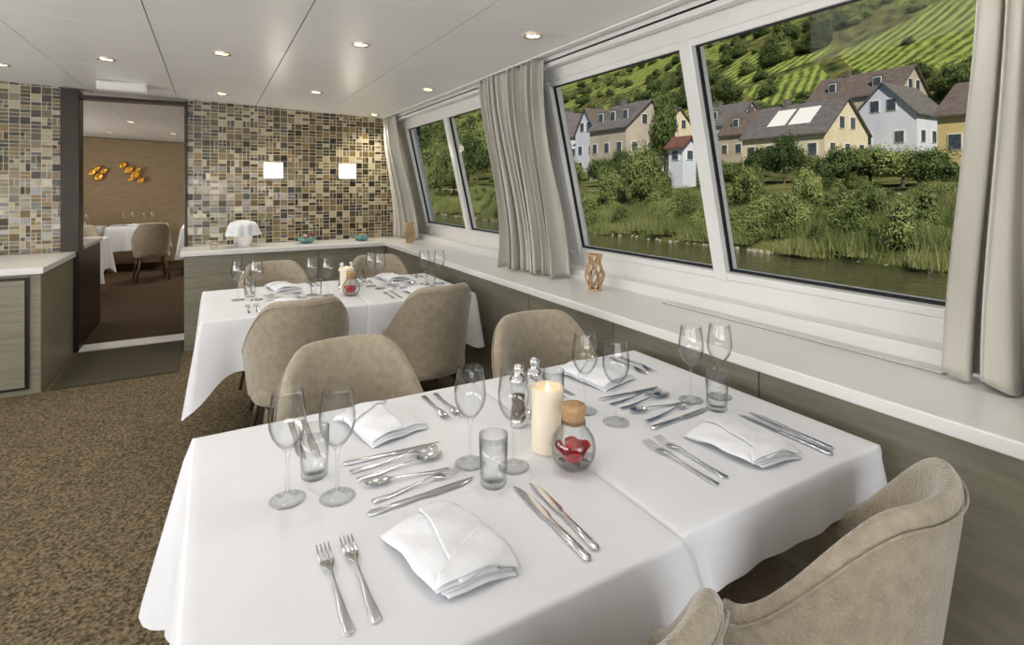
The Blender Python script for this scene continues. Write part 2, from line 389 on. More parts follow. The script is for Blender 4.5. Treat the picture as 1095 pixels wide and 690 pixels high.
table(.80,1.48,3.08,4.0,(.02,.26,.27,.27),4,.05)
# ---------------- tableware meshes
def wine():
    b=MB(); P=[(.0001,.002),(.02,.003),(.037,.0005),(.038,.002),(.03,.005),(.012,.008),(.005,.014),(.0036,.03),(.0034,.08),(.0045,.103),(.010,.112),(.022,.124),(.033,.142),(.0385,.162),(.0385,.182),(.035,.208),(.0315,.236)]
    b.lathe(P,40); P2=[(.0305,.236),(.0343,.208),(.0378,.182),(.0378,.163),(.032,.143),(.021,.126),(.008,.115),(.0001,.113)]; b.lathe([(.0315,.236)]+P2,40)
    return b.mesh('wine_glass',M_glass,True)
def tumbler():
    b=MB(); b.lathe([(.0001,0),(.027,0),(.030,.004),(.0315,.05),(.0335,.115),(.0322,.115),(.0300,.05),(.027,.014),(.0001,.012)],36); return b.mesh('water_tumbler',M_glass,True)
def fork():
    b=MB(); b.loft([(0,-.11,.003,.006,.0012),(0,-.105,.003,.0095,.0015),(0,-.06,.003,.007,.0018),(0,0,.007,.0035,.002),(0,.03,.011,.003,.002),(0,.045,.009,.009,.0015),(0,.06,.006,.0125,.0013),(0,.068,.005,.013,.0012)],12)
    for x in(-.0105,-.0035,.0035,.0105): b.loft([(x,.066,.005,.0022,.0012),(x,.09,.0045,.0018,.0011),(x,.112,.009,.001,.0008)],8)
    return b.mesh('fork',M_steel,True)
def knife():
    b=MB(); b.loft([(0,-.12,.004,.005,.002),(0,-.115,.004,.009,.0038),(0,-.06,.004,.008,.0038),(0,-.005,.004,.0065,.0035),(.0,.005,.004,.0075,.0012),(.001,.02,.004,.0105,.0009),(.001,.09,.004,.0095,.0008),(-.002,.115,.004,.005,.0007),(-.006,.125,.004,.001,.0006)],12)
    return b.mesh('table_knife',M_steel,True)
def spoon():
    b=MB(); b.loft([(0,-.11,.003,.006,.0012),(0,-.105,.003,.0095,.0015),(0,-.06,.003,.007,.0018),(0,0,.008,.0035,.002),(0,.035,.010,.0035,.0018),(0,.045,.009,.008,.001)],12)
    v=[];f=[];nu=24;nr=6
    for k in range(nr+1):
        r=k/nr
        for i in range(nu):
            t=2*pi*i/nu; v.append((.0195*r*math.cos(t)*(1-.12*math.sin(t)),.075+.034*r*math.sin(t),.0015+.0085*r*r))
    for k in range(nr):
        for i in range(nu): f.append((k*nu+i,k*nu+(i+1)%nu,(k+1)*nu+(i+1)%nu,(k+1)*nu+i))
    b.add(v,f); return b.mesh('spoon',M_steel,True)
def napkin():
    b=MB()
    def sheet(poly,z0,lift,thick=.002,n=20):
        v=[];f=[]
        def P(s,t):
            a,bq,c,d=poly
            x=(a[0]*(1-s)+bq[0]*s)*(1-t)+(d[0]*(1-s)+c[0]*s)*t; y=(a[1]*(1-s)+bq[1]*s)*(1-t)+(d[1]*(1-s)+c[1]*s)*t
            e=(a[2]*(1-s)+bq[2]*s)*(1-t)+(d[2]*(1-s)+c[2]*s)*t
            r=max(0,1-(x/.092)**2)*max(0,1-(y/.135)**2)
            q=.0025*math.sin(18*x+60*y+1)*math.sin(55*x-12*y)
            return x+.002*math.sin(50*y),y+.003*math.sin(40*x),z0*(.45+.55*min(1,r*3))+e+lift*r**.55+q*min(1,r*4)
        for j in range(n+1):
            for i in range(n+1): x,y,z=P(i/n,j/n); v.append((x,y,max(z,.0025)))
        N1=(n+1)*(n+1)
        for k in range(N1): x,y,z=v[k]; v.append((x,y,max(z-thick,.0004)))
        for j in range(n):
            for i in range(n):
                a=j*(n+1)+i; q=(a,a+1,a+n+2,a+n+1); f.append(q); f.append(tuple(N1+k for k in reversed(q)))
        per=[i for i in range(n+1)]+[j*(n+1)+n for j in range(1,n+1)]+[n*(n+1)+i for i in range(n-1,-1,-1)]+[j*(n+1) for j in range(n-1,0,-1)]
        m=len(per)
        for k in range(m): a,c=per[k],per[(k+1)%m]; f.append((a,N1+a,N1+c,c))
        b.add(v,f)
    sheet([(-.066,-.100,0),(.062,-.128,0),(.090,.104,0),(-.080,.120,0)],.004,.016,.003)
    sheet([(-.072,-.094,0),(.060,-.120,0),(.083,.100,0),(-.078,.114,0)],.008,.018)
    sheet([(-.080,-.088,0),(.030,-.118,.002),(-.004,.110,.005),(-.084,.108,0)],.012,.020)
    sheet([(-.046,-.104,.001),(.074,-.112,0),(.088,.096,0),(.000,.114,.007)],.016,.021)
    sheet([(-.082,-.086,0),(.070,-.126,0),(.086,-.010,.002),(-.066,-.070,.004)],.021,.019)
    return b.mesh('folded_napkin',M_nap,True)
GW,GT,FK,KN,SP,NP=wine(),tumbler(),fork(),knife(),spoon(),napkin()
def rose_into(b,c,r,mi=0):
    for ring,(rr,zz,n,sz,op) in enumerate(((.15,.25,3,.45,.25),(.35,.15,4,.55,.5),(.6,0,5,.7,.9),(.85,-.15,6,.75,1.25))):
        for i in range(n):
            a=2*pi*i/n+ring*.7; v=[];f=[]
            for j in range(5):
                for k in range(5):
                    uu=(k-2)/2; vv=j/4
                    ang=a+uu*.55*(1-.3*vv); rad_=r*(rr*.6+.35*rr*vv*op+ .1*vv*vv*op); z=r*(zz-.4+sz*vv*(1-.18*uu*uu))
                    v.append((c[0]+rad_*math.cos(ang),c[1]+rad_*math.sin(ang),c[2]+z))
            for j in range(4):
                for k in range(4): q=j*5+k; f.append((q,q+1,q+6,q+5))
            b.add(v,f,mi)
b=MB(); b.lathe([(.0001,0),(.03,0),(.042,.01),(.052,.03),(.055,.05),(.05,.072),(.038,.09),(.03,.098),(.0295,.115),(.028,.115),(.029,.098),(.037,.088),(.048,.071),(.0525,.05),(.05,.03),(.04,.013),(.028,.004),(.0001,.004)],36,0)
b.lathe([(.0001,.105),(.026,.106),(.031,.145),(.029,.15),(.0001,.151)],24,1)
b.sphere((-.006,-.008,.045),.024,12,8,2); rose_into(b,(-.008,-.010,.050),.044,2); rose_into(b,(.030,-.022,.028),.016,4)
for a in (.3,1.6,2.9,4.3,5.4): b.loft([(.03*math.cos(a),.03*math.sin(a)-.012,.02,.001,.001),(.03*math.cos(a),.03*math.sin(a),.022,.011,.001),(.03*math.cos(a),.03*math.sin(a)+.012,.02,.001,.001)],8,3)
JAR=b.mesh('flower_jar',[M_glass,M_cork,M_red,M_green,M_nap],True)
b=MB(); b.lathe([(.0001,0),(.04,0),(.041,.003),(.041,.158),(.038,.163),(.034,.16),(.03,.15),(.0001,.146)],36,0); b.lathe([(.0001,.172),(.005,.160),(.003,.148),(.0001,.146)],12,1)
CAN=b.mesh('pillar_candle',[M_wax,M_flame],True)
def mill(content):
    b=MB(); b.lathe([(.0001,0),(.024,0),(.025,.004),(.025,.02),(.022,.024)],24,0); b.lathe([(.022,.024),(.019,.06),(.0195,.095),(.022,.118)],24,1)
    b.lathe([(.0205,.024),(.0175,.06),(.0178,.085),(.0001,.087)],24,2); b.lathe([(.022,.118),(.025,.121),(.026,.132),(.02,.14),(.012,.147),(.013,.156),(.016,.163),(.013,.172),(.0001,.176)],24,0)
    return b.mesh('mill',[M_steel,M_glass,content],True)
MP,MS=mill(M_pep),mill(M_salt)
def item(nm,me,x,y,rz=0,z=TZ,s=1): 
    return obj(nm,me,None,(x,y,z+.0004),(0,0,rz),(s,s,s))
def pt(nm,me,x0,y0,x1,y1,L=.225,dz=0):
    a=math.atan2(y1-y0,x1-x0)-pi/2; s=math.hypot(x1-x0,y1-y0)/L; s=min(max(s,.9),1.15)
    obj(nm,me,None,((x0+x1)/2,(y0+y1)/2,TZ+.0006+dz),(0,0,a),(s,s,s))
def setting(ox,oy,w=.79):
    for k in (0,1):
        X=ox+k*w; j=lambda a=.006: random.uniform(-a,a)
        item('folded_napkin',NP,X+.385+(.03 if k else 0),oy+.915,.16 if not k else .08)
        item('folded_napkin',NP,X+.42-.02*k,oy+1.50,pi+.3)
        for fx in (.183,.226): pt('fork',FK,X+fx+.03*k,oy+.82+j(),X+fx+.03*k,oy+1.05+j())
        pt('table_knife',KN,X+.597-.02*k,oy+.765,X+.600-.02*k,oy+1.035,.245); pt('table_knife',KN,X+.628-.02*k,oy+.78,X+.638-.02*k,oy+1.03,.245)
        for fx in (.6,.64): pt('fork',FK,X+fx-.01*k,oy+1.64,X+fx-.02*k,oy+1.42)
        for fx in (.20,.235): pt('table_knife',KN,X+fx,oy+1.64,X+fx,oy+1.40,.245)
        pt('table_knife',KN,X+.28,oy+1.33,X+.525,oy+1.315,.245); pt('fork',FK,X+.285,oy+1.285,X+.51,oy+1.29)
        pt('spoon',SP,X+.292,oy+1.244,X+.514,oy+1.257)
        pt('spoon',SP,X+.496,oy+1.185,X+.305,oy+1.21); pt('fork',FK,X+.30,oy+1.14,X+.52,oy+1.165); pt('table_knife',KN,X+.28,oy+1.10,X+.53,oy+1.115,.245)
        gl=[(.146,1.243),(.242,1.20),(.555,1.185),(.64,1.118)] if not k else [(.197,1.29),(.228,1.185),(.542,1.19),(.643,1.163)]
        for (gx,gy) in gl: item('wine_glass',GW,X+gx,oy+gy)
        for (gx,gy) in ([(.213,1.315),(.563,1.077)] if not k else [(.556,1.102),(.13,1.36)]): item('water_tumbler',GT,X+gx,oy+gy)
    item('pillar_candle',CAN,ox+.762,oy+1.155); item('flower_jar',JAR,ox+.768,oy+1.05)
    item('pepper_mill',MP,ox+.765,oy+1.31,0); item('salt_mill',MS,ox+.835,oy+1.335,0)
setting(0,0); setting(-.0,2.34,.76)
# ------------------------------------------------------------ curtains
def curtain(name,t0,t1,b0,b1,zt,zb,folds,amp,seed,gather=0):
    nu,nv=260,50; rg=random.Random(seed); ph=rg.uniform(0,6); v=[];f=[]
    for j in range(nv+1):
        q=j/nv
        for i in range(nu+1):
            u=i/nu; uu=.5+(u-.5)*(1-gather*math.sin(pi*q))
            e=q*q*(3-2*q)
            ax=t0[0]+(t1[0]-t0[0])*uu; ay=t0[1]+(t1[1]-t0[1])*uu; bx=b0[0]+(b1[0]-b0[0])*uu; by=b0[1]+(b1[1]-b0[1])*uu
            x=ax+(bx-ax)*e; y=ay+(by-ay)*e; dx,dy=(t1[0]-t0[0]),(t1[1]-t0[1]); L=math.hypot(dx,dy); nx,ny=dy/L,-dx/L
            w=u+.025*math.sin(7*u+ph+q*1.8)+.010*math.sin(q*4+u*19)
            A=amp*(.75+.35*math.sin(3.1*u*6+ph))*(.7+.5*q)
            o=A*math.sin(2*pi*folds*w)+.35*A*math.sin(2*pi*folds*2.1*w+ph+q*1.2)
            sx=.35*A*math.cos(2*pi*folds*w*2)
            z=zt+(zb-zt)*q+ (.012*math.sin(2*pi*folds*w+1) if j==nv else 0)
            v.append((x+nx*o+dx/L*sx,y+ny*o+dy/L*sx,z))
    for j in range(nv):
        for i in range(nu): a=j*(nu+1)+i; f.append((a,a+1,a+nu+2,a+nu+1))
    o=obj(name,mkmesh(name,v,f,M_curt,True)); s=o.modifiers.new('s','SOLIDIFY'); s.thickness=.003
    return o
curtain('curtain',(1.685,2.64),(1.685,3.44),(1.89,2.68),(1.80,3.30),2.205,.90,11,.045,1,.10)
curtain('curtain',(1.70,.575),(1.70,.32),(1.92,.74),(1.80,.26),2.205,.90,5,.045,2,.05)
curtain('curtain',(1.69,5.5),(1.69,5.88),(1.91,5.42),(1.83,5.84),2.205,.90,5,.035,3,.05)
boxobj('curtain_rail',1.67,1.70,-2.0,5.9,2.212,2.224,M_white)
# ------------------------------------------------------------ ledge vases
def lattice(x,y,s):
    e=empty('lattice_wood_vase',(x,y,.8805),0,None,s); b=MB()
    def R(t): return .030+.022*math.sin(pi*min(1,t*1.2))**2*(t<.833)+.008*max(0,t-.833)/.167
    for dr in (1,-1):
        for k in range(6):
            pv=None
            for i in range(19):
                t=i/18; a=2*pi*k/6+dr*t*1.7; r=R(t); p=(r*math.cos(a),r*math.sin(a),.004+.19*t)
                if pv: b.cyl(pv,p,.0048,.0048,8)
                pv=p
    for z,r in ((.004,R(0)),(.194,R(1))):
        b.lathe([(r-.006,z-.004),(r+.006,z-.004),(r+.006,z+.004),(r-.006,z+.004),(r-.006,z-.004)],24)
    obj('lattice',b.mesh('lattice',M_vase,True),e); b=MB(); b.lathe([(.0001,0),(.022,0),(.022,.1),(.02,.1),(.02,.004),(.0001,.004)],20); obj('glass_insert',b.mesh('gi',M_glass,True),e)
lattice(1.85,2.33,1.0); lattice(1.76,5.2,1.05)
# counter decorations
e=empty('wine_cooler_with_napkin',(.27,5.66,.8805)); b=MB(); b.lathe([(.0001,0),(.07,0),(.075,.01),(.095,.19),(.1,.195),(.092,.19),(.07,.02),(.0001,.02)],32); obj('bucket',b.mesh('bucket',M_steel,True),e)
b=MB(); b.lathe([(.0001,.255),(.05,.25),(.105,.235),(.12,.2),(.125,.16),(.13,.11)],64,0,(0,0,0),lambda t,z:(.25-z)*.1*math.sin(9*t)+ (.25-z)*.2*math.sin(2*t+.6)); obj('napkin',b.mesh('napkin',M_nap,True),e)
e=empty('flower_bowl',(.85,5.7,.8805)); b=MB(); b.lathe([(.0001,0),(.04,0),(.08,.03),(.095,.06),(.088,.06),(.07,.03),(.0001,.015)],28); obj('bowl',b.mesh('bowl',M_teal,True),e)
b=MB()
for i in range(9): a=i*2.4; rose_into(b,(.045*math.cos(a)*(i/9+.2),.045*math.sin(a)*(i/9+.2),.07+.02*math.sin(i)),.024,i%2)
obj('flowers',b.mesh('flowers',[M_red,M_nap],True),e)
e=empty('candy_bowl',(1.40,5.7,.8805)); b=MB(); b.lathe([(.0001,0),(.05,0),(.075,.03),(.08,.07),(.074,.07),(.068,.03),(.0001,.01)],28); obj('bowl',b.mesh('bowl',M_teal,True),e)
b=MB(); b.lathe([(.07,.05),(.04,.075),(.0001,.08)],20); obj('contents',b.mesh('contents',M_gold,True),e)
obj('water_tumbler',GT,None,(.03,5.6,.8805))
# ------------------------------------------------------------ far room
def ftable(x,y,s=.42):
    e=empty('dining_table',(x,y,.006)); obj('tablecloth',cloth(-s,s,-s,s,TZ,.4,.4,.4,.4,int(y*10),.06),e); boxobj('top',-s+.02,s-.02,-s+.02,s-.02,TZ-.03,TZ-.004,M_parq,e)
    b=MB(); b.cyl((0,0,0),(0,0,TZ-.03),.035,.035,16); obj('pedestal',b.mesh('p',M_dark,True),e)
    for dx,dy in((-.2,-.1),(.1,-.2),(.2,.1),(-.1,.2)): item('wine_glass',GW,x+dx,y+dy,0,TZ+.006)
    item('folded_napkin',NP,x-.05,y-.28,0,TZ+.006)
ftable(-1.62,8.6); ftable(-2.0,11.2); ftable(-1.1,11.4); ftable(.0,10.7)
chair(-.8,10.0,0.2,None,.006); chair(-2.6,10.15,.2,None,.006); chair(-1.75,10.35,-.1,None,.006); chair(.1,9.6,0,None,.006); chair(-2.35,8.7,-pi/2,None,.006); chair(-1.6,9.35,pi,None,.006)
for cx,pts_ in ((-1.78,((-.10,.02,.06),(0,-.06,.075),(.08,.05,.05),(-.02,.09,.045))),(-1.30,((-.12,.16,.06),(-.03,.07,.075),(.07,-.02,.08),(.16,-.12,.06),(.0,-.10,.045),(.12,.08,.04)))):
    e=empty('gold_wall_sculpture',(cx,12.27,1.70)); b=MB()
    for i,(px,pz,r) in enumerate(pts_):
        n0=len(b.v); b.lathe([(.0001,0),(r*.5,.004),(r,.016),(r*1.02,.02),(r*.6,.012),(.0001,.01)],20,0)
        for q in range(n0,len(b.v)):
            X,Y,Z=b.v[q]; b.v[q]=(X*.9+Y*.3+px,-Z-.014*i,Y+pz)
    obj('discs',b.mesh('discs',M_gold,True),e)
# ------------------------------------------------------------ exterior
TX=[-10,20.4,21.3,23,28,36,45,57,75,100,160,260,420]; TZv=[-3.2,-2.4,-1.5,-.5,1.0,1.05,1.9,3.2,6.0,18,50,116,235]
def tz(x,y):
    z=np.interp(x,TX,TZv)
    if x>75: z+=min(1,(x-75)/60)*(9*math.sin(y/55+1)+4*math.sin(x/23+y/31)+2*math.sin(y/13))
    elif 20<x<30: z+=.15*math.sin(y*.7)*math.sin(x)
    return float(z)
gx=list(np.concatenate([np.arange(18,30,.8),np.arange(30,80,4),np.arange(80,430,9)])); gy=list(np.concatenate([np.arange(-80,160,5),np.arange(160,1000,20)]))
v=[(x,y,tz(x,y)) for x in gx for y in gy]; ny=len(gy); f=[(i*ny+j,(i+1)*ny+j,(i+1)*ny+j+1,i*ny+j+1) for i in range(len(gx)-1) for j in range(ny-1)]
def hillmat():
    m,nt,b=newmat('vineyard_hillside'); N=nt.nodes.new; L=nt.links.new
    tc=N('ShaderNodeTexCoord'); n1=N('ShaderNodeTexNoise'); n1.inputs['Scale'].default_value=.022; n1.inputs['Detail'].default_value=3; L(tc.outputs['Object'],n1.inputs[0])
    vo=N('ShaderNodeTexVoronoi'); vo.inputs['Scale'].default_value=.03; L(tc.outputs['Object'],vo.inputs[0])
    sp=N('ShaderNodeSeparateXYZ'); L(tc.outputs['Object'],sp.inputs[0]); sv=N('ShaderNodeSeparateXYZ'); L(vo.outputs['Color'],sv.inputs[0])
    def ma(op,a,c):
        n=N('ShaderNodeMath'); n.operation=op
        for i,x in enumerate((a,c)):
            if isinstance(x,(int,float)): n.inputs[i].default_value=x
            else: L(x,n.inputs[i])
        return n.outputs[0]
    nw=N('ShaderNodeTexNoise'); nw.inputs['Scale'].default_value=.12; nw.inputs['Detail'].default_value=4; L(tc.outputs['Object'],nw.inputs[0])
    ang=ma('ADD',ma('MULTIPLY',sv.outputs[0],1.5),.5)
    k=ma('ADD',ma('MULTIPLY',sp.outputs[0],ma('COSINE',ang,0)),ma('MULTIPLY',sp.outputs[1],ma('SINE',ang,0)))
    k=ma('ADD',k,ma('MULTIPLY',nw.outputs[0],3.0))
    st=ma('SINE',ma('MULTIPLY',k,2*pi/2.0),0)
    n3=N('ShaderNodeTexNoise'); n3.inputs['Scale'].default_value=.9; n3.inputs['Detail'].default_value=7; L(tc.outputs['Object'],n3.inputs[0])
    fac0=ma('ADD',ma('ADD',ma('MULTIPLY',st,.27),-.05),ma('MULTIPLY',n3.outputs[0],1.15))
    r=N('ShaderNodeValToRGB'); r.color_ramp.elements[0].position=.2; r.color_ramp.elements[0].color=S(62,76,38); r.color_ramp.elements[1].position=.85; r.color_ramp.elements[1].color=S(146,156,80)
    L(fac0,r.inputs[0])
    n2=N('ShaderNodeTexNoise'); n2.inputs['Scale'].default_value=.4; n2.inputs['Detail'].default_value=8; L(tc.outputs['Object'],n2.inputs[0])
    r2=N('ShaderNodeValToRGB'); r2.color_ramp.elements[0].position=.35; r2.color_ramp.elements[0].color=S(40,52,26); r2.color_ramp.elements[1].position=.7; r2.color_ramp.elements[1].color=S(118,116,68); L(n2.outputs[0],r2.inputs[0])
    mk=N('ShaderNodeValToRGB'); mk.color_ramp.elements[0].position=.43; mk.color_ramp.elements[1].position=.46; L(n1.outputs[0],mk.inputs[0])
    far=ma('GREATER_THAN',sp.outputs[0],82); fac=ma('MULTIPLY',mk.outputs[0],far)
    v2=N('ShaderNodeTexVoronoi'); v2.feature='DISTANCE_TO_EDGE'; v2.inputs['Scale'].default_value=.03; L(tc.outputs['Object'],v2.inputs[0])
    fac=ma('MULTIPLY',fac,ma('GREATER_THAN',v2.outputs['Distance'],.04))
    mx=N('ShaderNodeMix'); mx.data_type='RGBA'; L(fac,mx.inputs[0]); L(r2.outputs[0],mx.inputs[6]); L(r.outputs[0],mx.inputs[7]); L(mx.outputs[2],b.inputs['Base Color'])
    b.inputs['Roughness'].default_value=1; b.inputs['Specular IOR Level'].default_value=.05; return m
obj('ground_hillside_terrain',mkmesh('terrain',v,f,hillmat(),True))
M_road=mat('asphalt_light',S(156,154,148),S(176,172,164),1,rough=.9)
b=MB(); yy=list(range(-60,300,6))
for a,c in zip(yy[:-1],yy[1:]): b.add([(29,a,tz(29,a)+.08),(33.5,a,tz(33.5,a)+.08),(33.5,c,tz(33.5,c)+.08),(29,c,tz(29,c)+.08)],[(0,1,2,3)])
obj('riverside_road',b.mesh('road',M_road))
def watermat():
    m,nt,b=newmat('river_water'); N=nt.nodes.new; L=nt.links.new
    b.inputs['Base Color'].default_value=S(80,76,54); b.inputs['Roughness'].default_value=.1; b.inputs['Specular IOR Level'].default_value=.5
    tc=N('ShaderNodeTexCoord'); mp=N('ShaderNodeMapping'); mp.inputs['Scale'].default_value=(1.6,.6,1); L(tc.outputs['Object'],mp.inputs[0])
    n=N('ShaderNodeTexNoise'); n.inputs['Scale'].default_value=1.8; n.inputs['Detail'].default_value=4; L(mp.outputs[0],n.inputs[0])
    bp=N('ShaderNodeBump'); bp.inputs['Strength'].default_value=.6; bp.inputs['Distance'].default_value=.1; L(n.outputs[0],bp.inputs['Height']); L(bp.outputs[0],b.inputs['Normal']); return m
obj('river_water',mkmesh('river',[(2.6,-100,-1.5),(22.5,-100,-1.5),(22.5,700,-1.5),(2.6,700,-1.5)],[(0,1,2,3)],watermat()))
# foliage
def leafmat(name,c1,c2):
    m,nt,b=newmat(name); N=nt.nodes.new; L=nt.links.new
    geo=N('ShaderNodeNewGeometry'); oi=N('ShaderNodeObjectInfo')
    def ma(op,a,c,d=None):
        n=N('ShaderNodeMath'); n.operation=op
        for i,x in enumerate((a,c,d)):
            if x is None: continue
            if isinstance(x,(int,float)): n.inputs[i].default_value=x
            else: L(x,n.inputs[i])
        return n.outputs[0]
    k=ma('MULTIPLY_ADD',oi.outputs['Random'],.55,ma('MULTIPLY',geo.outputs['Random Per Island'],.45))
    r=N('ShaderNodeValToRGB'); r.color_ramp.elements[0].position=0; r.color_ramp.elements[0].color=c1; r.color_ramp.elements[1].position=1.0; r.color_ramp.elements[1].color=c2
    L(k,r.inputs[0]); L(r.outputs[0],b.inputs['Base Color']); b.inputs['Roughness'].default_value=.7; b.inputs['Specular IOR Level'].default_value=.2
    tl=N('ShaderNodeBsdfTranslucent'); L(r.outputs[0],tl.inputs[0]); mx=N('ShaderNodeMixShader'); mx.inputs[0].default_value=.3
    L(b.outputs[0],mx.inputs[1]); L(tl.outputs[0],mx.inputs[2]); L(mx.outputs[0],nt.nodes['Material Output'].inputs[0])
    return m
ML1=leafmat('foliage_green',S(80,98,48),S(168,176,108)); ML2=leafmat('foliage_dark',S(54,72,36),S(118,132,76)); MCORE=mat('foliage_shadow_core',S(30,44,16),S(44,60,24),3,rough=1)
M_trunk=mat('tree_bark',S(84,70,54),S(108,94,74),8,rough=1)
def foliage(name,n,clumps,leaf,ml,seed,trunk=0):
    g=np.random.default_rng(seed)
    cs=[]
    for _ in range(clumps):
        d=g.normal(size=3); d/=np.linalg.norm(d); d*=g.uniform(.25,.68); d[2]=abs(d[2])*1.1+ .12; cs.append((d,g.uniform(.2,.4)))
    cs.append((np.array([0,0,.4]),.48))
    b=MB()
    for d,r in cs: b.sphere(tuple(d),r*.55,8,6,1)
    per=n//len(cs); 
    for d,r in cs:
        for _ in range(per):
            q=g.normal(size=3); q/=np.linalg.norm(q); p=d+q*r*(.55+.65*g.uniform(0,1)**.8)
            if p[2]<.0: continue
            a=g.normal(size=3); a/=np.linalg.norm(a); c=np.cross(q,a); c/=np.linalg.norm(c)+1e-6; a2=np.cross(c,q)*.8+q*g.uniform(-.6,.7); s=leaf*g.uniform(.5,1.3)
            b.add([tuple(p-c*s*.4),tuple(p+a2*s),tuple(p+c*s*.4),tuple(p-a2*s*.6)],[(0,1,2,3)],0)
    if trunk: 
        b.v=[(x,y,z+trunk) for x,y,z in b.v]; b.cyl((0,0,0),(0,0,trunk+.4),.05,.03,8,2)
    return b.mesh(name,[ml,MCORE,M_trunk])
B1=foliage('bush_a',3600,9,.07,ML1,1); B2=foliage('bush_b',3600,12,.065,ML2,2); B3=foliage('bush_c',3600,14,.07,ML1,3); T1=foliage('tree_a',6000,18,.055,ML1,5,.35); T2=foliage('tree_b',6000,18,.055,ML2,6,.35)
def grass():
    g=random.Random(3); b=MB()
    for _ in range(520):
        x,y=g.gauss(0,.4),g.gauss(0,.4); a=g.uniform(0,6.28); h=g.uniform(.3,.8); w=.012; l=g.uniform(-.25,.25); m_=g.uniform(-.25,.25)
        b.add([(x-w*math.cos(a),y-w*math.sin(a),0),(x+w*math.cos(a),y+w*math.sin(a),0),(x+l,y+m_,h)],[(0,1,2)],0)
    return b.mesh('grass',[leafmat('reed_grass',S(92,106,56),S(170,174,112))])
GR=grass()
veg=empty('riverbank_bushes'); hill=empty('hillside_trees'); gr=empty('riverbank_grass')
def put(me,x,y,s,sz=None,par=veg,nm='bush'):
    sz=sz or s; obj(nm,me,par,(x,y,tz(x,y)-.05*s),(0,0,random.uniform(0,6.28)),(s,s,sz))
for i in range(420):
    y=random.uniform(2,150)if i>200 else random.uniform(4,45); x=random.uniform(21.9,27.6); s=random.uniform(.45,1.25)
    if x>25: s*=.6
    put(random.choice((B1,B2,B3,B1)),x,y,s,s*random.uniform(.8,1.4))
for i in range(380):
    y=random.uniform(3,60); x=random.uniform(21.5,27.9); put(GR,x,y,random.uniform(.7,1.2),None,gr,'grass_tuft')
M_rock=mat('river_stone',S(128,122,106),S(160,154,138),3,rough=.9)
b=MB()
for i in range(160): y=random.uniform(3,60); x=random.uniform(21.2,21.6); b.sphere((x,y,-1.5+.03),random.uniform(.05,.13),7,5)
obj('riverbank_stones',b.mesh('stones',M_rock))
def at(u,X):
    a=(u-547)/568; dX=.494+.8695*a; dY=.8695-.494*a; return X*dY/dX
for u,X,s,szz,me in ((682,24,1.7,3.6,T1),(655,24.5,1.2,2.4,T1),(705,25,1.0,1.9,T1),(838,43,2.0,3.2,T2),(712,56,3.0,9.0,T2),(905,40,2.4,2.2,T2),(930,42,2.5,2.1,T2),(965,40,2.6,2.3,T1),(990,37,2.0,2.0,T2),(885,44,2.3,2.0,T1),
        (640,40,2.2,2.6,T2),(610,37,2.2,3.2,T1),(760,40,1.6,2.0,T1),(862,25,1.0,1.9,T1),(985,24,1.0,1.6,B1),(800,25,1.2,1.9,T1),(735,25,.9,1.2,T1),(930,25,.9,1.4,T1),(782,38,2,2.0,T1),(815,50,2.2,2.4,T2),(690,44,2.2,3.0,T2),(665,46,2.2,3.2,T2),
        (445,39,5,9,T2),(470,40,5,8,T1),(500,39,4.5,7,T2),(460,64,9,16,T2),(510,54,6,11,T1),(485,25,2.6,5.0,T1),(435,26,2.8,6.5,T2),(455,24.5,2.2,3.8,T1)):
    o=obj('riverside_tree',me,None,(X,at(u,X),tz(X,at(u,X))-.1),(0,0,random.uniform(0,6)),(s,s,szz))
for i in range(130):
    y=random.uniform(10,200); x=random.uniform(36.5,50); s=random.uniform(.8,1.6)
    if abs(y-at(730,40))<3 and x<46: continue
    put(random.choice((B1,B2,B2)),x,y,s,s*random.uniform(.8,1.2))
for i in range(3000):
    x=86+random.random()**1.3*320; y=random.uniform(-40,120+x*2.0)
    q=math.sin(x/19+y/37)+math.sin(y/23-x/31)+.6*math.sin(y/11+x/9)
    if q<.2 and x>94: 
        if random.random()>.10: continue
    s=random.uniform(1.6,4.2); put(random.choice((B2,B2,B1,T2)),x,y,s,s*random.uniform(.8,1.3),hill,'tree')
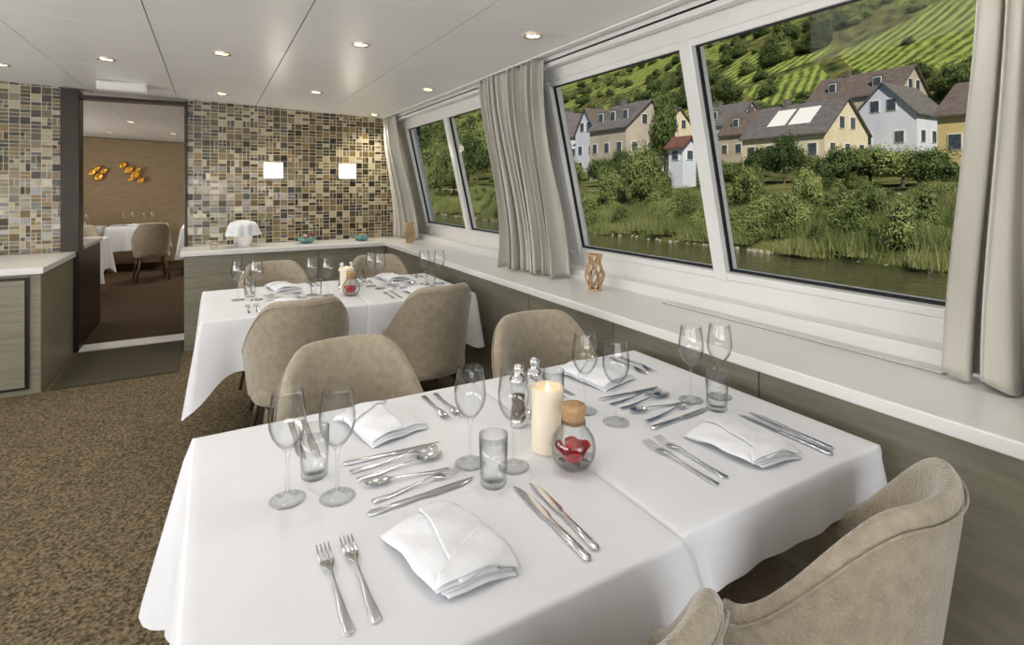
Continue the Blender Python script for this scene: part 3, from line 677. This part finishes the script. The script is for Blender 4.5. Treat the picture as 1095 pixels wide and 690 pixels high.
# houses
M_win=mat('house_window_dark',S(56,60,66),S(80,88,98),3,rough=.2)
M_fr=mat('house_window_frame',S(225,222,214),None,3)
def slate(nm,c1,c2): return mat(nm,c1,c2,1.5,rough=.55,stretch=(1,1,5),detail=6)
M_sl=slate('slate_roof',S(88,84,82),S(118,112,108)); M_sl2=slate('brown_roof',S(90,80,74),S(114,102,92))
def house(X,Y,LX,LY,hw,hr,wall,roof,ridge='Y',rz=0,dorm=0,skyp=False):
    z0=tz(X,Y)-1; e=empty('house',(X,Y,z0),rz); a,c=LX/2,LY/2; hw+=1
    b=MB(); b.box(-a,a,-c,c,0,hw)
    if ridge=='Y': b.add([(-a,-c,hw),(a,-c,hw),(0,-c,hw+hr),(-a,c,hw),(a,c,hw),(0,c,hw+hr)],[(0,1,2),(4,3,5)])
    else: b.add([(-a,-c,hw),(-a,c,hw),(-a,0,hw+hr),(a,-c,hw),(a,c,hw),(a,0,hw+hr)],[(0,2,1),(3,4,5)])
    obj('walls',b.mesh('walls',wall),e)
    b=MB(); o=.35; t=.18
    if ridge=='Y':
        for s in(-1,1):
            k=hr/a; v=[(s*(a+o),-c-o,hw-o*k),(s*(a+o),c+o,hw-o*k),(0,c+o,hw+hr),(0,-c-o,hw+hr)]; v+= [(p[0],p[1],p[2]+t) for p in v]
            b.add(v,[(0,1,2,3),(4,5,6,7),(0,1,5,4),(1,2,6,5),(2,3,7,6),(3,0,4,7)])
    else:
        for s in(-1,1):
            k=hr/c; v=[(-a-o,s*(c+o),hw-o*k),(a+o,s*(c+o),hw-o*k),(a+o,0,hw+hr),(-a-o,0,hw+hr)]; v+= [(p[0],p[1],p[2]+t) for p in v]
            b.add(v,[(0,1,2,3),(4,5,6,7),(0,1,5,4),(1,2,6,5),(2,3,7,6),(3,0,4,7)])
    if LX>4: b.box(-.4,.4,c*.4-.3,c*.4+.3,hw+hr*.5,hw+hr+.9)
    for d in range(dorm):
        y=-c+LY*(d+.5)/dorm; b.box(-a*.75,-a*.1,y-.7,y+.7,hw+hr*.25,hw+hr*.72)
    obj('roof',b.mesh('roof',roof),e)
    b=MB(); nf=max(1,int((hw-1)//2.6))
    def winx(xf,y,z,w=.9,h=1.3): b.box(xf-.06,xf+.06,y-w/2-.1,y+w/2+.1,z-h/2-.1,z+h/2+.1,1); b.box(xf-.1,xf+.1,y-w/2,y+w/2,z-h/2,z+h/2,0)
    def winy(x,yf,z,w=.9,h=1.3): b.box(x-w/2-.1,x+w/2+.1,yf-.06,yf+.06,z-h/2-.1,z+h/2+.1,1); b.box(x-w/2,x+w/2,yf-.1,yf+.1,z-h/2,z+h/2,0)
    if LX<4: winx(-a,0,hw-.9,.7,.8); winy(0,-c,hw-.9,.7,.8); nf=0
    for k in range(nf):
        z=1+1.5+k*2.7
        for i in range(max(2,int(LY//2.4))): winx(-a,-c+LY*(i+.5)/max(2,int(LY//2.4)),z)
        for i in range(max(2,int(LX//2.4))): winy(-a+LX*(i+.5)/max(2,int(LX//2.4)),-c,z)
    if LX>4:
        if ridge=='Y': winy(-a*.25,-c,hw+hr*.3); winy(a*.25,-c,hw+hr*.3)
        else: winx(-a,-.9,hw+hr*.3); winx(-a,.9,hw+hr*.3)
    for d in range(dorm):
        y=-c+LY*(d+.5)/dorm; winx(-a*.75,y,hw+hr*.48,.9,hr*.3)
    obj('windows',b.mesh('windows',[M_win,M_fr]),e)
    if skyp:
        b=MB(); k=hr/a
        for y0,y1 in((-c*.55,-.2),(.2,c*.5)):
            x0,x1=-a*.75,-a*.2; v=[(x0,y0,hw+(a+x0)*k+.25),(x0,y1,hw+(a+x0)*k+.25),(x1,y1,hw+(a+x1)*k+.25),(x1,y0,hw+(a+x1)*k+.25)]; b.add(v,[(0,1,2,3)])
        obj('roof_glazing',b.mesh('rg',M_fr),e)  # bright reflection on the roof panels, painted in as plain pale colour
W_cream=mat('render_cream',S(208,196,162),S(216,206,172),.5,rough=.9); W_white=mat('render_white',S(202,205,212),S(212,215,220),.5,rough=.9)
W_beige=mat('render_beige',S(172,160,142),S(188,176,158),.5,rough=.9); W_yel=mat('render_yellow',S(200,178,120),S(208,188,132),.5,rough=.9)
house(64,at(858,64),9,10.5,3.4,4.0,W_cream,M_sl,'Y',0,0,True)
house(74,at(815,74),8,10,3.8,3.6,W_beige,M_sl2,'Y',0,2)
house(74,at(962,74),8,7,4.2,3.8,W_white,M_sl,'X',0,0)
house(82,at(925,82),8,12,4.2,3.6,W_beige,M_sl2,'Y',0,2)
house(62,at(1085,62),9,8,4.0,3.2,W_yel,M_sl2,'Y',0,0)
house(54,at(674,54),9,8,7.0,3.8,W_beige,M_sl,'Y',0,3)
house(58,at(646,58),8,5.6,6.8,4.2,W_white,M_sl2,'X',0,0)
house(57,at(614,57),8,6,7.2,4.2,W_white,M_sl,'X',0,0)
house(66,at(706,66),8,8,6.0,3.6,W_cream,M_sl2,'Y',0,2)
house(40,at(729,40),1.8,1.8,4.0,.8,W_white,mat('tile_roof_small',S(104,70,58),S(124,84,70),3),'Y',0,0)
house(78,at(778,78),9,9,4.2,3.8,W_white,M_sl,'Y',0,1)
# ------------------------------------------------------------ lights
def area(n,loc,rot,sx,sy,e,col):
    l=bpy.data.lights.new(n,'AREA'); l.shape='RECTANGLE'; l.size=sx; l.size_y=sy; l.energy=e; l.color=col
    o=bpy.data.objects.new(n,l); o.location=loc; o.rotation_euler=rot; link(o)
area('left_fill_light',(-3.5,1.5,1.3),(0,-pi/2-.5,0),1.1,5.5,165,(.98,.985,1))  # added soft fill in front of the solid left wall, no window there
area('left_fill_light',(-3.5,8.8,1.4),(0,-pi/2-.2,0),1.0,3.5,65,(1,.93,.84))  # added warm fill for the far room, same windowless left wall
area('near_fill_light',(-.9,-2.5,1.2),(pi/2+.5,0,0),4.2,1.2,100,(.98,.99,1))  # added fill behind the camera, tilted up to brighten the ceiling; no window
s=bpy.data.lights.new('sun','SUN'); s.energy=4.8; s.angle=.01; s.color=(1,.95,.87); so=bpy.data.objects.new('sun',s); link(so)
so.rotation_euler=Vector((.42,.62,-.72)).to_track_quat('-Z','Y').to_euler()
w=bpy.data.worlds.new('sky'); sc.world=w; w.use_nodes=True; nt=w.node_tree; bg=nt.nodes['Background']
sky=nt.nodes.new('ShaderNodeTexSky'); sky.sky_type='HOSEK_WILKIE'; sky.sun_direction=Vector((-.42,-.62,.72)).normalized(); sky.turbidity=3
nt.links.new(sky.outputs[0],bg.inputs[0]); bg.inputs[1].default_value=1.35
# ------------------------------------------------------------ camera
cam=bpy.data.cameras.new('camera'); co=bpy.data.objects.new('camera',cam); link(co); co.location=(0,0,H); co.rotation_euler=(pi/2,0,-math.radians(29.6))
cam.sensor_width=36; cam.lens=568/1095*36; cam.shift_y=-145/1095; cam.clip_start=.02; cam.clip_end=3000
sc.camera=co
sc.view_settings.view_transform='Standard'; sc.view_settings.look='None'; sc.view_settings.exposure=0.03
